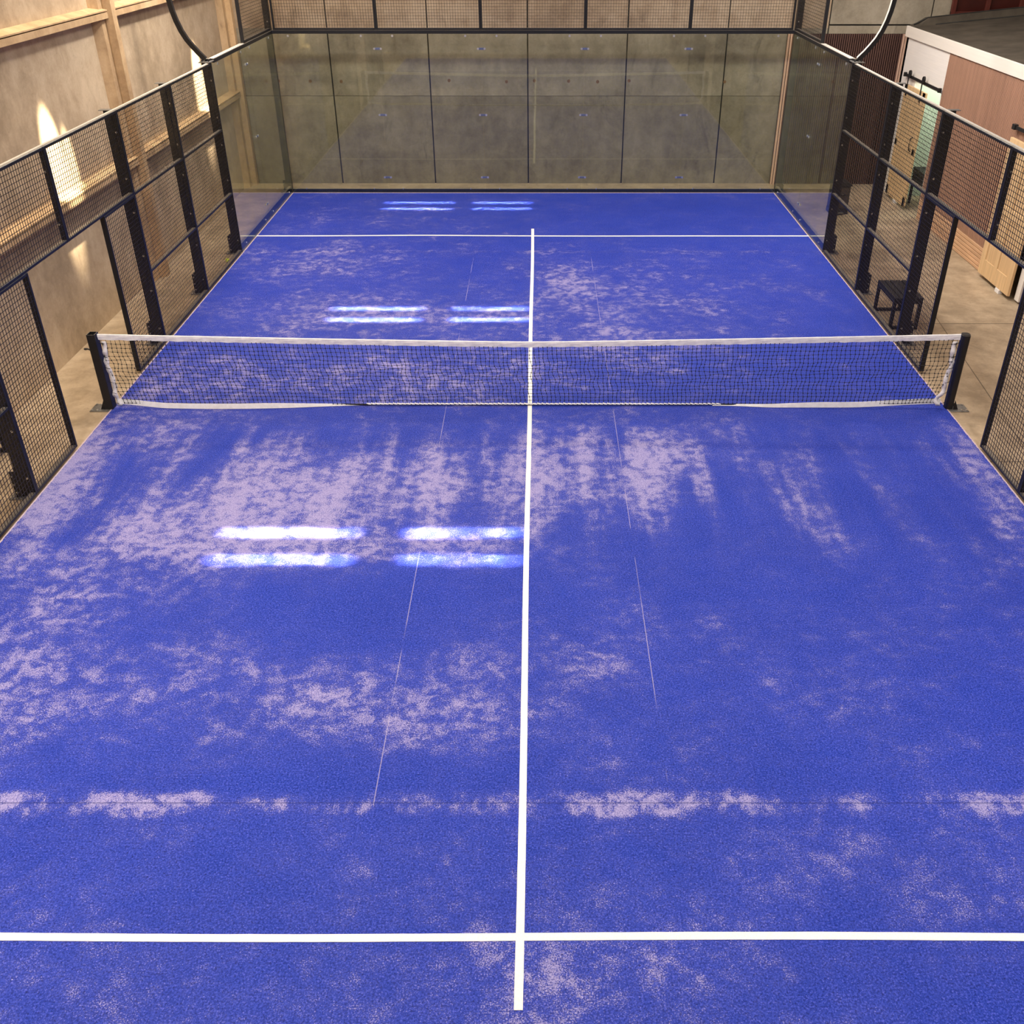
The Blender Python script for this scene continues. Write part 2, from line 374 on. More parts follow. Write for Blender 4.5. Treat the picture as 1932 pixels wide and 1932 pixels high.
# ------------------------------------------------------------------ turf and lines
t = thing('artificial_turf', (0,0,0), 'blue sand-dressed artificial turf filling the whole glass and mesh cage', 'sports turf')
def carpet():
    nx, ny = 100, 200; mb = MB(); vs = []; fs = []
    for j in range(ny+1):
        for i in range(nx+1): vs.append((-5+.1*i, -10+.1*j, 0))
    for j in range(ny):
        for i in range(nx):
            a = j*(nx+1)+i; fs.append((a, a+1, a+nx+2, a+nx+1))
    ring = [i for i in range(nx+1)] + [j*(nx+1)+nx for j in range(1, ny+1)] + [ny*(nx+1)+i for i in range(nx-1, -1, -1)] + [j*(nx+1) for j in range(ny-1, 0, -1)]
    n0 = len(vs); vs += [(vs[k][0], vs[k][1], -.0118) for k in ring]; n = len(ring)
    for k in range(n): fs.append((ring[k], n0+k, n0+(k+1)%n, ring[(k+1)%n]))
    o = mb._add(vs, fs).build('turf_carpet', M['turf'], t)
    bl = list(M['turf']['blobs']); bl = [bl[k:k+5] for k in range(0, len(bl), 5)]
    at = o.data.attributes.new('sand_amount', 'FLOAT', 'POINT')
    at.data.foreach_set('value', [sum(a*math.exp(-((v.co.x-cx)/rx)**2-((v.co.y-cy)/ry)**2) for cx, cy, rx, ry, a in bl) for v in o.data.vertices])
carpet()
def ribbon(pts, w, z, along):
    mb = MB(); n = len(pts); vs = []; fs = []
    for (a, c) in pts:
        for (s, zz) in ((-1, z-.004), (-1, z), (1, z), (1, z-.004)):
            ww = w/2*(1+random.uniform(-.03,.03)); off = c + s*ww
            vs.append((a, off, zz) if along == 'x' else (off, a, zz))
    for i in range(n-1):
        for k in range(3): fs.append((i*4+k, i*4+k+1, (i+1)*4+k+1, (i+1)*4+k))
    fs += [(0,1,2,3), ((n-1)*4+3, (n-1)*4+2, (n-1)*4+1, (n-1)*4)]
    return mb._add(vs, fs)
for y in (6.95, -6.95):
    wob = (lambda x: .035*math.exp(-((x+2.0)/1.2)**2) - .01*math.exp(-((x-1.2)/1.)**2)) if y > 0 else (lambda x: .008*math.sin(x*1.1))
    ribbon([(-5+.1*i, y + wob(-5+.1*i)) for i in range(101)], .050, .003, 'x').build('service_line', M['line'], t)
ribbon([(-7.39+.1*i*14.78/14.8, .004*math.sin(i*.11)) for i in range(149)], .050, .0038, 'y').build('centre_line', M['line'], t)

# ------------------------------------------------------------------ cage
DF = .06          # depth of a frame tube
def wires(mb, u0, u1, z0, z1, put, p=.0508, r=.0023):
    """welded mesh between u0..u1 and z0..z1; put(ua,ub,za,zb,d0,d1) adds a box"""
    n = max(1, round((u1-u0)/p)); m_ = max(1, round((z1-z0)/p))
    for i in range(n+1):
        u = u0 + (u1-u0)*i/n; put(u-r, u+r, z0, z1, 0, 2*r)
    for j in range(m_+1):
        z = z0 + (z1-z0)*j/m_; put(u0, u1, z-r, z+r, 2*r, 4*r)
def mesh_panel(axis, pos, sgn, a0, a1, z0, z1, rails, label, group, tw=.032):
    """axis 'x': panel in the plane x = pos, running along y; frame tubes lie behind the mesh (away from the court)"""
    mid = (a0+a1)/2
    loc = (pos, mid, z0) if axis == 'x' else (mid, pos, z0)
    t = thing('mesh_panel', loc, label, 'fence panel', group)
    fr = MB(); ws = MB(); cp = MB()
    def addto(mb, bev=False):
        def put(ua, ub, za, zb, d0, d1):
            p0, p1 = sorted((pos + sgn*d0, pos + sgn*d1))
            fn = mb.bbox if bev else mb.box
            if axis == 'x': fn(p0, p1, ua, ub, za, zb)
            else: fn(ua, ub, p0, p1, za, zb)
        return put
    F = addto(fr, True); W = addto(ws)
    for a in (a0, a1-tw): F(a, a+tw, z0, z1, 0, DF)
    zz = sorted(set([z0, z1-tw] + [r - tw/2 for r in rails]))
    for z in zz: F(a0+tw, a1-tw, z, z+tw, .001, DF-.001)
    for i in range(len(zz)-1):
        wires(ws, a0+tw*.6, a1-tw*.6, zz[i]+tw, zz[i+1], lambda ua,ub,za,zb,d0,d1: W(ua,ub,za,zb,d0+.003,d1+.003))
    fr.build('frame', M['black'], t)
    ws.build('wire_mesh', M['wire'], t)
    if axis == 'x':
        bs = [z for z in (.22, .75, 1.22, 1.78, 2.2, 2.75) if z0 < z < z1] if z1 <= 3 else [3.2]
        if a1 not in (1.0, -1.0):
            for z in bs: MB().cyl((pos + sgn*.04, a1-tw-.001, z), (0,-1,0), .012, .012, 10).build('bolt', M['steel'], t)
        if z1 == 3.0:
            p0, p1 = sorted((pos + sgn*.024, pos + sgn*.056))
            MB().box(p0, p1, a0, a1, z1, z1+.006).build('glint_strip', M['cap'], t)  # added strip, a painted lamp reflection on the panel's top edge
    return t
sides = ((-1, 'concrete wall'), (1, 'timber cabin'))
specs = [ # a0,a1,z0,z1,rails, text
 (4.0, 6.0, .02, 3.0, (1.0, 2.0), 'tall black mesh panel next to the side glass, %s side'),
 (2.0, 4.0, .02, 3.0, (1.0, 2.0), 'tall black mesh panel second from the side glass, %s side'),
 (1.0, 2.0, .02, 2.0, (), 'narrow black mesh panel just beyond the net post, %s side'),
 (0.0, 2.0, 2.0, 3.0, (), 'black mesh panel over the far half of the doorway, %s side'),
 (-2.0, 0.0, 2.0, 3.0, (), 'black mesh panel over the near half of the doorway, %s side'),
 (-2.0, -1.0, .02, 2.0, (), 'narrow black mesh panel on the near edge of the doorway, %s side'),
 (-4.0, -2.0, .02, 3.0, (1.0, 2.0), 'tall black mesh panel nearest the viewer, cut by the picture edge, %s side')]
for s, nm in sides:
    for a0, a1, z0, z1, rails, txt in specs:
        mesh_panel('x', 5.0*s, s, a0, a1, z0, z1, rails, txt % nm, 'black mesh panels along the court sides')
    mesh_panel('x', 5.0*s, s, 8.0, 9.97, 3.055, 4.0, (), 'black mesh panel on top of the corner side glass, %s side' % nm, 'black mesh panels on top of the glass')
bt = ['first black mesh panel above the back glass, counted from the ribbed concrete wall', 'second black mesh panel above the back glass, counted from the ribbed concrete wall',
      'middle black mesh panel above the back glass, over the court centre line', 'black mesh panel above the back glass, second from the dark slat screen', 'black mesh panel above the back glass, nearest the dark slat screen']
for i in range(5):
    mesh_panel('y', 10.0, 1, -5+2*i+(.03 if i == 0 else 0), -3+2*i-(.03 if i == 4 else 0), 3.05, 4.0, (), bt[i], 'black mesh panels on top of the glass')

# posts behind the frames, with foot plates, gussets and bolts
def post(s, y, z1, label, h=True):
    x0, x1 = sorted((s*5.062, s*5.150))
    t = thing('fence_post', (s*5.1, y, FZ), label, 'fence post', 'black posts along the court sides')
    MB().bbox(x0, x1, y-.035, y+.035, FZ+.01, z1, .004).build('shaft', M['black'], t)
    xa, xb = sorted((s*5.064, s*5.27))
    MB().bbox(xa, xb, y-.085, y+.085, FZ, FZ+.012, .003).build('base_plate', M['dullsteel'], t)
    xa, xb = sorted((s*5.150, s*5.205))
    MB().bbox(xa, xb, y-.048, y-.036, FZ+.012, .30, .003).bbox(xa, xb, y+.036, y+.048, FZ+.012, .30, .003).build('gusset', M['black'], t)
    for z in (.06, .15, .25):
        MB().cyl((s*5.18, y-.048, z), (0,-1,0), .010, .008, 10).build('bolt', M['steel'], t)
    for dy in (-.06, .06):
        MB().cyl((s*5.24, y+dy, FZ+.012), (0,0,1), .012, .010, 8).build('anchor_bolt', M['steel'], t)
    xa, xb = sorted((s*5.063, s*5.2))
    MB().bbox(xa, xb, y-.045, y+.045, 3.0, 3.008, .002).build('cap_plate', M['dullsteel'], t)
    return t
for s, nm in sides:
    post(s, 6.0, 3.0, 'black steel post where mesh meets the side glass, %s side' % nm)
    post(s, 4.0, 3.0, 'black steel post between the two tall mesh panels, %s side' % nm)
    post(s, 2.0, 3.0, 'black steel post beside the far doorway panel, %s side' % nm)
    post(s, -2.0, 3.0, 'black steel post on the near side of the doorway, %s side' % nm)
# corner posts
for s, nm in ((-1, 'ribbed concrete wall'), (1, 'dark slat screen')):
    t = thing('corner_post', (s*5.07, 10.07, FZ), 'grey-brown corner post behind the glass beside the %s' % nm, 'fence post', 'corner posts of the glass cage')
    x0, x1 = sorted((s*5.016, s*5.13))
    MB().bbox(x0, x1, 10.016, 10.12, FZ+.01, 4.0, .004).build('shaft', M['black'], t)
    xa, xb = sorted((s*4.99, s*5.26))
    MB().bbox(xa, xb, 10.02, 10.24, FZ, FZ+.012, .003).build('base_plate', M['black'], t)
    MB().bbox(min(s*5.016, s*5.21), max(s*5.016, s*5.21), 10.122, 10.13, FZ+.012, .22, .002).build('gusset', M['black'], t)
    for dx, z in ((.05,.06), (.10,.06), (.17,.04), (.17,.16)):
        MB().cyl((s*(5.016+dx), 10.12, z), (0,-1,0), .009, .112, 8).build('bolt', M['steel'], t)

# rails and base beams that hold the glass
def beam(name, x0, x1, y0, y1, z0, z1, label):
    o = MB().bbox(x0, x1, y0, y1, z0, z1, .003).build(name, M['black']); return tag(o, label, 'frame beam', 'beams that hold the glass')
beam('glass_rail', -5.0, 5.0, 9.985, 10.06, 2.985, 3.045, 'black rail along the top of the back glass wall')
beam('glass_rail', -5.0, 5.0, 10.018, 10.075, FZ, .068, 'black base beam under the back glass wall')
for s, nm in sides:
    a, b = sorted((s*4.99, s*5.075))
    o = beam('glass_rail', a, b, 6.13, 9.98, 2.985, 3.04, 'rail with a painted highlight along the top of the side glass, %s side' % nm)
    a2, b2 = sorted((s*4.995, s*5.075))
    MB().bbox(a2, b2, 6.14, 7.97, 3.04, 3.05, .002).build('glint_strip', M['cap'], o)  # painted highlight where the rail top reflects the lamps
    a, b = sorted((s*5.018, s*5.075))
    beam('glass_rail', a, b, 6.04, 10.0, FZ, .13, 'black base beam under the side glass, %s side' % nm)

# glass panes with their clips and bolts
def glass_panel(axis, pos, a0, a1, label, clip_at=None, sgn=1):
    mid = (a0+a1)/2
    loc = (mid, pos, 0) if axis == 'y' else (pos, mid, 0)
    t = thing('glass_screen', loc, label, 'glass panel', 'tempered glass panels of the court')
    p0, p1 = sorted((pos, pos + sgn*.012))
    mb = MB()
    if axis == 'y': mb.box(a0+.003, a1-.003, p0, p1, .004, 2.984)
    else: mb.box(p0, p1, a0+.003, a1-.003, .004, 2.984)
    mb.build('pane', M['glass'], t)
    def disc(a, z, r=.016):
        c = (a, pos, z) if axis == 'y' else (pos, a, z)
        ax = (0,-sgn,0) if axis == 'y' else (-sgn,0,0)
        MB().cyl(c, ax, r, .008, 12).build('bolt', M['steel'], t)
    L = a1-a0
    for a in (a0+.30, a1-.30):
        disc(a, 2.947, .021); disc(a, .082, .013)
    if clip_at is not None:
        for z in (.31, 1.52, 2.722):
            f = pos - sgn*.0005; p0, p1 = sorted((f, f - sgn*.006)); mb = MB()
            if axis == 'y': mb.bbox(clip_at-.068, clip_at+.068, p0, p1, z-.02, z+.02, .002)
            else: mb.bbox(p0, p1, clip_at-.068, clip_at+.068, z-.016, z+.016, .002)
            cl = mb.build('mounting_clip', M['clip'], t)
            for d in (-.064, .064):
                q = f - sgn*.006
                MB().cyl((clip_at+d, q, z) if axis == 'y' else (q, clip_at+d, z), (0,-1,0) if axis == 'y' else (-sgn,0,0), .021, .007, 12).build('clip_bolt', M['steel'], cl)
    return t
M['clip'] = simple('blue_grey_plate', (.10,.12,.22), .35, .3, .5, .1, 20)
gl = ['back glass panel in the corner beside the ribbed concrete wall', 'back glass panel second from the ribbed concrete wall corner', 'middle back glass panel behind the end of the centre line',
      'back glass panel second from the slat screen corner', 'back glass panel in the corner beside the dark slat screen']
for i in range(5):
    glass_panel('y', 10.0, -5+2*i, -3+2*i, gl[i], -3+2*i if i < 4 else None)
for s, nm in sides:
    glass_panel('x', 5.0*s, 6.0, 8.0, 'side glass panel next to the mesh, %s side' % nm, None, s)
    glass_panel('x', 5.0*s, 8.0, 10.0, 'side glass panel in the back corner, %s side' % nm, 7.94, s)

# curved floodlight poles
for s, nm in sides:
    t = thing('floodlight_pole', (s*5.07, 5.96, 3.008), 'curved black floodlight pole rising above the glass end, %s side' % nm, 'light pole', 'curved floodlight poles')
    pts = [(5.075,3.056),(5.10,3.085),(5.164,3.151),(5.24,3.245),(5.308,3.337),(5.37,3.455),(5.419,3.592),(5.452,3.73),(5.473,3.879),(5.49,4.15),(5.48,4.5),(5.42,4.9),(5.30,5.3),(5.08,5.7),(4.75,6.0),(4.35,6.15)]
    mb = MB(); mb.tube([(s*x, 5.96, z) for x, z in pts], .034, 4, square=True, up=(0,1,0)); ob = mb.build('curved_pole', [M['black'], M['cap']], t)  # second material is the painted reflection, not a capping
    for pg in ob.data.polygons:
        if s > 0 and pg.normal.dot(Vector((-s, 0, .35)).normalized()) > .75 and len(pg.vertices) == 4: pg.material_index = 1  # bright reflection painted on the inner face, cabin-side pole only
    a, b = sorted((s*4.99, s*5.16))
    MB().bbox(a, b, 5.88, 6.12, 3.010, 3.025, .002).build('flange', M['dullsteel'], t)
    fl = MB()
    for dx, dy in ((.02,.11),(.10,.11),(.02,-.03),(.12,-.03)): fl.cyl((s*(5.0+dx), 5.96+dy, 3.02), (0,0,1), .011, .03, 8)
    fl.build('flange_bolts', M['black'], t)
    a, b = sorted((s*5.02, s*5.10))
    MB().bbox(a, b, 6.00, 6.08, 3.02, 3.055, .004).build('clamp', M['black'], t)
    a, b = sorted((s*4.0, s*4.42))
    hd = MB().bbox(a, b, 5.70, 6.22, 6.13, 6.20, .01).build('lamp_head', M['black'], t)
    MB().box(a+.03, b-.03, 5.73, 6.19, 6.122, 6.13).build('lens', M['lens'], hd)

# ------------------------------------------------------------------ net
t = thing('court_net', (0, 0.03, 0), 'black knotted net with white bands stretched across the middle of the court', 'net')
XN = 4.93
def ztop(x): return .845 + .092*(abs(x)/4.97)**1.25
def ynet(x, w):     # w 0 at the tape, 1 at the bottom
    k = abs(x)/XN
    return .0 + .06*w*(1-k**3) + .012*math.sin(x*2.1+w*3)*w
NX, NZ = 188, 16
def zbot(x):
    k = abs(x)/XN
    return .022 + .045*k**4
def node(i, j):
    x = -XN + 2*XN*i/NX
    w = j/NZ
    zt = ztop(x) - .068; zb = zbot(x)
    k = abs(x)/XN
    sag = .020*math.sin(x*.9+.4)*math.sin(math.pi*w) * (1 if x < 0 else .8)
    xs_ = x + (.055*w if x < 1 else .055*w*max(0, 1-(x-1)/3)) * (1-k**6) + .009*math.sin(i*1.7+j*.9)*math.sin(math.pi*w) + .010*math.sin(i*.21+j*1.3)*math.sin(math.pi*w)
    if k > .9: xs_ -= math.copysign(1, x)*(.16*(k-.9)/.1)*w**2*.6
    zz = zt + (zb-zt)*(w**.97) + sag*.5 + .006*math.sin(i*.8+j*2.3)*math.sin(math.pi*w)
    return (xs_, ynet(x, w) + .004*math.sin(i*.5+j), zz)
mb = MB()
P = [[node(i, j) for j in range(NZ+1)] for i in range(NX+1)]
for i in range(NX+1): mb.tube(P[i], .0028, 3, caps=False)
for j in range(NZ+1): mb.tube([P[i][j] for i in range(NX+1)], .0025, 3, caps=False)
kn = MB()
for i in range(NX+1):
    for j in range(NZ+1):
        x, y, z = P[i][j]; kn.box(x-.005, x+.005, y-.005, y+.005, z-.005, z+.005)
mb._add(kn.v, kn.f)
mb.build('netting', M['cord'], t)
# top band: folded over the cable
mb = MB(); vs = []; fs = []; n = 121
prof = [(-.006,-.070),(-.009,-.03),(-.008,-.006),(0,.001),(.008,-.006),(.009,-.03),(.006,-.070)]
for i in range(n):
    x = -4.955 + 9.91*i/(n-1)
    for (dy, dz) in prof:
        vs.append((x, dy + .0022*math.sin(i*1.9+dz*60), ztop(x) + dz + (.003*math.sin(i*2.7) if dz < -.05 else 0)))
m_ = len(prof)
for i in range(n-1):
    for k in range(m_): fs.append((i*m_+k, i*m_+(k+1)%m_, (i+1)*m_+(k+1)%m_, (i+1)*m_+k))
fs += [tuple(range(m_)), tuple((n-1)*m_+k for k in range(m_))[::-1]]
mb._add(vs, fs).build('top_band', M['white_tape'], t)
# bottom band: flat and white near the posts, rolled up thin across the middle
def bband(a0, a1, hfun, yfun, zfun, name):
    mb = MB(); vs = []; fs = []; n = 60
    for i in range(n):
        x = a0 + (a1-a0)*i/(n-1); h = hfun(x); y = yfun(x); z0 = zfun(x)
        vs += [(x, y-.012, z0), (x, y+.004, z0+h), (x, y+.009, z0+h), (x, y-.004, z0)]
    for i in range(n-1):
        for k in range(4): fs.append((i*4+k, i*4+(k+1)%4, (i+1)*4+(k+1)%4, (i+1)*4+k))
    fs += [(0,1,2,3), ((n-1)*4+3, (n-1)*4+2, (n-1)*4+1, (n-1)*4)]
    return mb._add(vs, fs).build(name, M['white_tape'], t)
sm = lambda x, a, b: (lambda q: q*q*(3-2*q))(min(1, max(0, (x-a)/(b-a))))
bband(-4.92, -1.9, lambda x: .060 - .052*sm(x, -3.2, -1.9), lambda x: .02 - .055*math.exp(-((x+3.7)/1.0)**2) + .05*sm(x, -3.0, -1.9), lambda x: .004 + .045*sm(-x, 4.3, 4.92), 'bottom_band')
bband(2.2, 4.92, lambda x: .012 + .05*sm(x, 2.2, 3.6), lambda x: .055 - .05*sm(x, 2.3, 3.0) + .03*sm(x, 3.6, 4.9), lambda x: .004 + .035*sm(x, 3.8, 4.92), 'bottom_band')
mb = MB(); dk = MB()
pts = []; k = 0; x = -1.95
while x < 2.3:
    x2 = x + .0525
    jz = .004*math.sin(k*1.3); vis = .011 if x < 1.5 else .009
    mb.tube([(x-.006, .052, .030+jz), (x+.02, .046, .026), (x2-.004, .050, .019)], [vis*.7, vis, vis*.6], 6)
    k += 1; x = x2
mb.build('bottom_rope', M['white_tape'], t)
dk.tube([(-2.4 + .1*i, .058 + .004*math.sin(i), .0135) for i in range(51)], .009, 6)
dk.build('weight_cord', M['cord'], t)
# side bands with black lacing
for s in (-1, 1):
    mb = MB(); vs = []; fs = []; n = 34
    for i in range(n):
        w = i/(n-1); z = .845*(1-w) + .03*w
        xin = (4.916 - .012*math.sin(w*13) - .075*sm(w, .72, .92) + .05*sm(w, .93, 1.)) if s > 0 else (4.916 - .045*sm(w,.1,.6)*0 - .012*math.sin(w*11+1) - .03*sm(w,.8,1))
        hw = .026 + .004*math.sin(w*47)
        y = .006*math.sin(w*29)
        vs += [(s*(xin-hw), y-.006, z), (s*(xin+hw), y-.004+.008*math.sin(w*37), z), (s*(xin+hw), y+.006, z), (s*(xin-hw), y+.006, z)]
    for i in range(n-1):
        for k in range(4): fs.append((i*4+k, i*4+(k+1)%4, (i+1)*4+(k+1)%4, (i+1)*4+k))
    fs += [(0,1,2,3), ((n-1)*4+3, (n-1)*4+2, (n-1)*4+1, (n-1)*4)]
    mb._add(vs, fs).build('side_band', M['white_cloth'], t, smooth=True)
    lc = MB()
    for z in (.83, .66, .52, .34, .2, .07):
        lc.tube([(s*4.90, -.012, z-.012), (s*4.94, -.014, z), (s*4.960, -.010, z+.012)], .003, 5)
    lc.build('lacing', M['cord'], t)

# net posts
for s, nm in sides:
    t = thing('net_post', (s*5.02, 0, FZ), 'black net post on a bolted steel plate, %s side%s' % (nm, ', with a winder handle' if s < 0 else ''), 'net post', 'net posts')
    x0, x1 = sorted((s*4.965, s*5.06))
    if s < 0:
        MB().bbox(x0, x1, -.055, -.048, .0045, .945, .002).bbox(x0, x1, .048, .055, .0045, .945, .002).bbox(x0, x0+.008, -.05, .05, .0045, .945, .002).bbox(x1-.008, x1, -.05, .05, .0045, .945, .002).build('shaft', M['black'], t)
        MB().bbox(x0+.008, x1-.008, -.047, .047, .90, .905, .001).build('inner_plate', M['dullsteel'], t)
    else:
        poly = []
        for cx, cy, a0 in ((x1-.03, .05-.03, 0), (x0+.03, .05-.03, 90), (x0+.03, -.05+.03, 180), (x1-.03, -.05+.03, 270)):
            for k in range(5):
                a = math.radians(a0 + 22.5*k); poly.append((cx+.03*math.cos(a), cy+.03*math.sin(a)))
        MB().prism(poly, 'z', .0045, .93).build('shaft', M['black'], t)
        poly2 = [((x-(x0+x1)/2)*.93+(x0+x1)/2, y*.93) for x, y in poly]
        MB().prism(poly2, 'z', .93, .938).build('cap', M['rubber'], t)
    xa, xb = sorted((s*5.001, s*5.235))
    MB().bbox(xa, xb, -.10, .10, FZ, FZ+.012, .003).build('base_plate', M['dullsteel'], t)
    q = [(s*5.06, FZ+.012), (s*5.115, FZ+.012), (s*5.06, .12)]
    MB().prism(q, 'y', -.05, -.042).prism(q, 'y', .042, .05).build('gusset', M['black'], t)
    for dx, dy in ((5.21,-.075),(5.21,.075),(5.145,-.075),(5.145,.075)):
        MB().cyl((s*dx, dy, FZ+.012), (0,0,1), .013, .012, 10).build('anchor_bolt', M['steel'], t)
    if s < 0:
        c = MB().tube([(-5.06, 0, .74), (-5.085, 0, .74), (-5.10, 0, .75)], .008, 8).build('winder', M['black'], t)
        MB().tube([(-5.095, 0, .75), (-5.105, 0, .752), (-5.12, 0, .752), (-5.14, 0, .75), (-5.15, 0, .748)], [.006, .009, .012, .013, .007], 10).build('grip', M['rubber'], c)
        MB().bbox(-5.075, -5.06, -.02, .02, .80, .84, .002).build('ratchet', M['black'], t)

# ------------------------------------------------------------------ loose things
MB_ = MB().sphere((-5.125, 5.50, FZ+.034), .034, 20)
cur = MB().tube([(-5.125+.0345*math.cos(a)*math.cos(.45*math.sin(2*a)), 5.50+.0345*math.sin(a)*math.cos(.45*math.sin(2*a)), FZ+.034+.0345*math.sin(.45*math.sin(2*a))) for a in [2*math.pi*k/40 for k in range(41)]], .0018, 5, caps=False)
t = thing('tennis_ball', (-5.125, 5.50, FZ), 'yellow-green ball lying on the concrete behind the mesh by the side glass', 'ball')
MB_.build('felt', M['ball'], t, smooth=True); cur.build('seam', M['white_cloth'], t)

def bench(x0, x1, y0, y1, h, label):
    t = thing('slatted_bench', ((x0+x1)/2, (y0+y1)/2, FZ), label, 'bench', 'black slatted benches')
    w = .045; z1 = h; n = 5; gap = .014
    for yy in (y0, y1-w):
        MB().bbox(x0, x0+w, yy, yy+w, FZ, z1-.03).build('leg', M['rubber'], t)
        MB().bbox(x1-w, x1, yy, yy+w, FZ, z1-.03).build('leg', M['rubber'], t)
        MB().bbox(x0+w, x1-w, yy+.002, yy+w-.002, FZ, FZ+w).build('foot_bar', M['rubber'], t)
        MB().bbox(x0+w, x1-w, yy+.002, yy+w-.002, z1-.085, z1-.03).build('end_rail', M['rubber'], t)
    MB().bbox(x0, x0+.03, y0+w, y1-w, z1-.085, z1-.03).build('side_rail', M['rubber'], t)
    MB().bbox(x1-.03, x1, y0+w, y1-w, z1-.085, z1-.03).build('side_rail', M['rubber'], t)
    sw = (x1-x0-gap*(n-1))/n
    for k in range(n):
        MB().bbox(x0+k*(sw+gap), x0+k*(sw+gap)+sw, y0, y1, z1-.028, z1, .003).build('slat', M['rubber'], t)
    return t
bench(5.075, 5.475, 2.50, 3.27, .45, 'black slatted bench standing behind the mesh beside the cabin-side net post')
bench(-6.05, -5.74, -1.85, -1.05, .42, 'black slatted bench behind the mesh at the picture edge, under the ribbed wall')

# bin behind the side glass post
t = thing('waste_bin', (5.93, 8.4, FZ), 'dark plastic pedal bin on the concrete between the court and the cabin', 'bin')
x0, x1, y0, y1 = 5.74, 6.10, 8.40, 8.72
mb = MB(); mb.prism([(x0+.02, y0+.03), (x1-.02, y0+.03), (x1-.02, y1), (x0+.02, y1)], 'z', FZ+.08, .52); mb.build('body', M['rubber'], t)
MB().bbox(x0+.035, x1-.035, y0+.018, y0+.03, .10, .34, .004).build('front_panel', M['bin_panel'], t)
MB().bbox(x0+.035, x1-.035, y0+.018, y0+.03, .355, .50, .004).build('front_panel', M['bin_panel'], t)
mb = MB(); mb.prism([(x0, .52), (x1, .52), (x1, .545), (x1-.06, .585), (x0+.06, .585), (x0, .545)], 'y', y0, y1+.01); mb.build('lid', M['rubber'], t)
MB().bbox(x0+.01, x1-.01, y0+.01, y1, FZ, .08, .006).build('plinth', M['rubber'], t)
MB().bbox(x0+.10, x1-.10, y0-.06, y0+.02, .01, .035, .004).build('pedal', M['dullsteel'], t)
MB().tube([(x0+.13, y0+.018, .375), (x0+.14, y0, .37), (x1-.14, y0, .37), (x1-.13, y0+.018, .375)], .007, 6).build('handle', M['dullsteel'], t)

# slat screen on the back wall
t = thing('slat_screen', (6.3, 10.78, FZ), 'dark vertical slat screen with pale end battens against the back wall', 'slatted screen')
MB().box(5.06, 7.56, 10.785, 10.815, FZ, 2.90).build('backing', M['batten_back'], t)
mb = MB(); x = 5.235
while x < 7.33:
    mb.box(x, x+.022, 10.745, 10.785, FZ, 2.90); x += .0435
mb.build('dark_battens', M['batten_dark'], t)
for grp in ((5.065, 5.115, 5.165), (7.345, 7.395, 7.445, 7.495)):
    mb = MB()
    for xx in grp: mb.box(xx, xx+.034, 10.735, 10.785, FZ, 2.90)
    mb.build('pale_battens', M['batten_light'], t)

# ------------------------------------------------------------------ cabin
XC = 7.35
c = thing('cabin', (8.5, 7.0, FZ), 'low timber cabin with cream fascia, sliding pine doors and dark felt roof', 'cabin')
mb = MB()
mb.box(XC, XC+.12, 9.60, 10.50, FZ, 2.885)           # white wall beyond the door opening
mb.box(XC, XC+.12, 8.20, 9.60, 2.20, 2.885)
mb.box(XC, XC+.12, 8.15, 8.20, FZ, 2.885)
mb.box(XC, 12.5, 10.40, 10.50, FZ, 2.885)
mb.build('white_wall', M['cabin_white'], c)
mb = MB()
mb.box(XC+.02, XC+.12, 4.72, 8.15, FZ, 2.885); mb.box(XC+.02, XC+.12, -2, 3.62, FZ, 2.885); mb.box(XC+.02, XC+.12, 3.62, 4.72, 2.1, 2.885)
mb.build('cladding_backing', M['clad_back'], c)
mb = MB(); y = 4.74
while y < 8.14:
    mb.box(XC-.012, XC+.022, y, y+.024, .36, 2.885); y += .0375
y = 3.62
while y < 4.73:
    mb.box(XC-.012, XC+.022, y, y+.024, 2.1, 2.885); y += .0375
y = -.6
while y < 3.55:
    mb.box(XC-.012, XC+.022, y, y+.024, .36, 2.885); y += .0375
mb.build('slat_cladding', M['clad'], c)
mb = MB()
for k in range(6): mb.bbox(XC-.022, XC+.02, 4.74, 8.14, FZ+.004+.061*k, FZ+.057+.061*k, .006)
mb.build('base_boards', M['boards'], c)
MB().bbox(XC-.03, XC+.02, 3.50, 3.64, .02, 2.885, .003).build('door_jamb', M['cabin_white'], c)
MB().bbox(XC-.04, XC, -2, 10.53, 2.885, 3.075, .004).build('fascia', M['fascia'], c)
MB().box(XC, XC+.12, -2, 10.5, 2.885, 3.06).build('wall_plate', M['felt_edge'], c)
# roof, a low monopitch, with a felt-wrapped kerb on the far edge
sl = .093; zr = lambda x: 3.066 + sl*(x-XC)
mb = MB()
mb._add([(XC+.0,-2,zr(XC)), (13.5,-2,zr(13.5)), (13.5,10.55,zr(13.5)), (XC,10.55,zr(XC)), (XC,-2,zr(XC)-.06), (13.5,-2,zr(13.5)-.06), (13.5,10.55,zr(13.5)-.06), (XC,10.55,zr(XC)-.06)],
        [(0,1,2,3),(7,6,5,4),(0,4,5,1),(1,5,6,2),(2,6,7,3),(3,7,4,0)])
mb.build('roof', M['felt'], c)
mb = MB(); vs = []; fs = []
for x, h in ((XC+.02,.012), (XC+.16,.05), (XC+.30,.125), (9.0,.135), (13.5,.14)):
    vs += [(x, 10.36, zr(x)), (x, 10.40, zr(x)+h), (x, 10.56, zr(x)+h), (x, 10.60, zr(x)-.05)]
for i in range(4):
    for k in range(4): fs.append((i*4+k, i*4+(k+1)%4, (i+1)*4+(k+1)%4, (i+1)*4+k))
fs += [(0,1,2,3), (19,18,17,16)]
mb._add(vs, fs).build('roof_kerb', M['felt'], c)
mb = MB(); mb.tube([(XC+.45, 10.34, zr(XC+.45)+.004), (9, 10.34, zr(9)+.004), (13.4, 10.34, zr(13.4)+.004)], .016, 6)
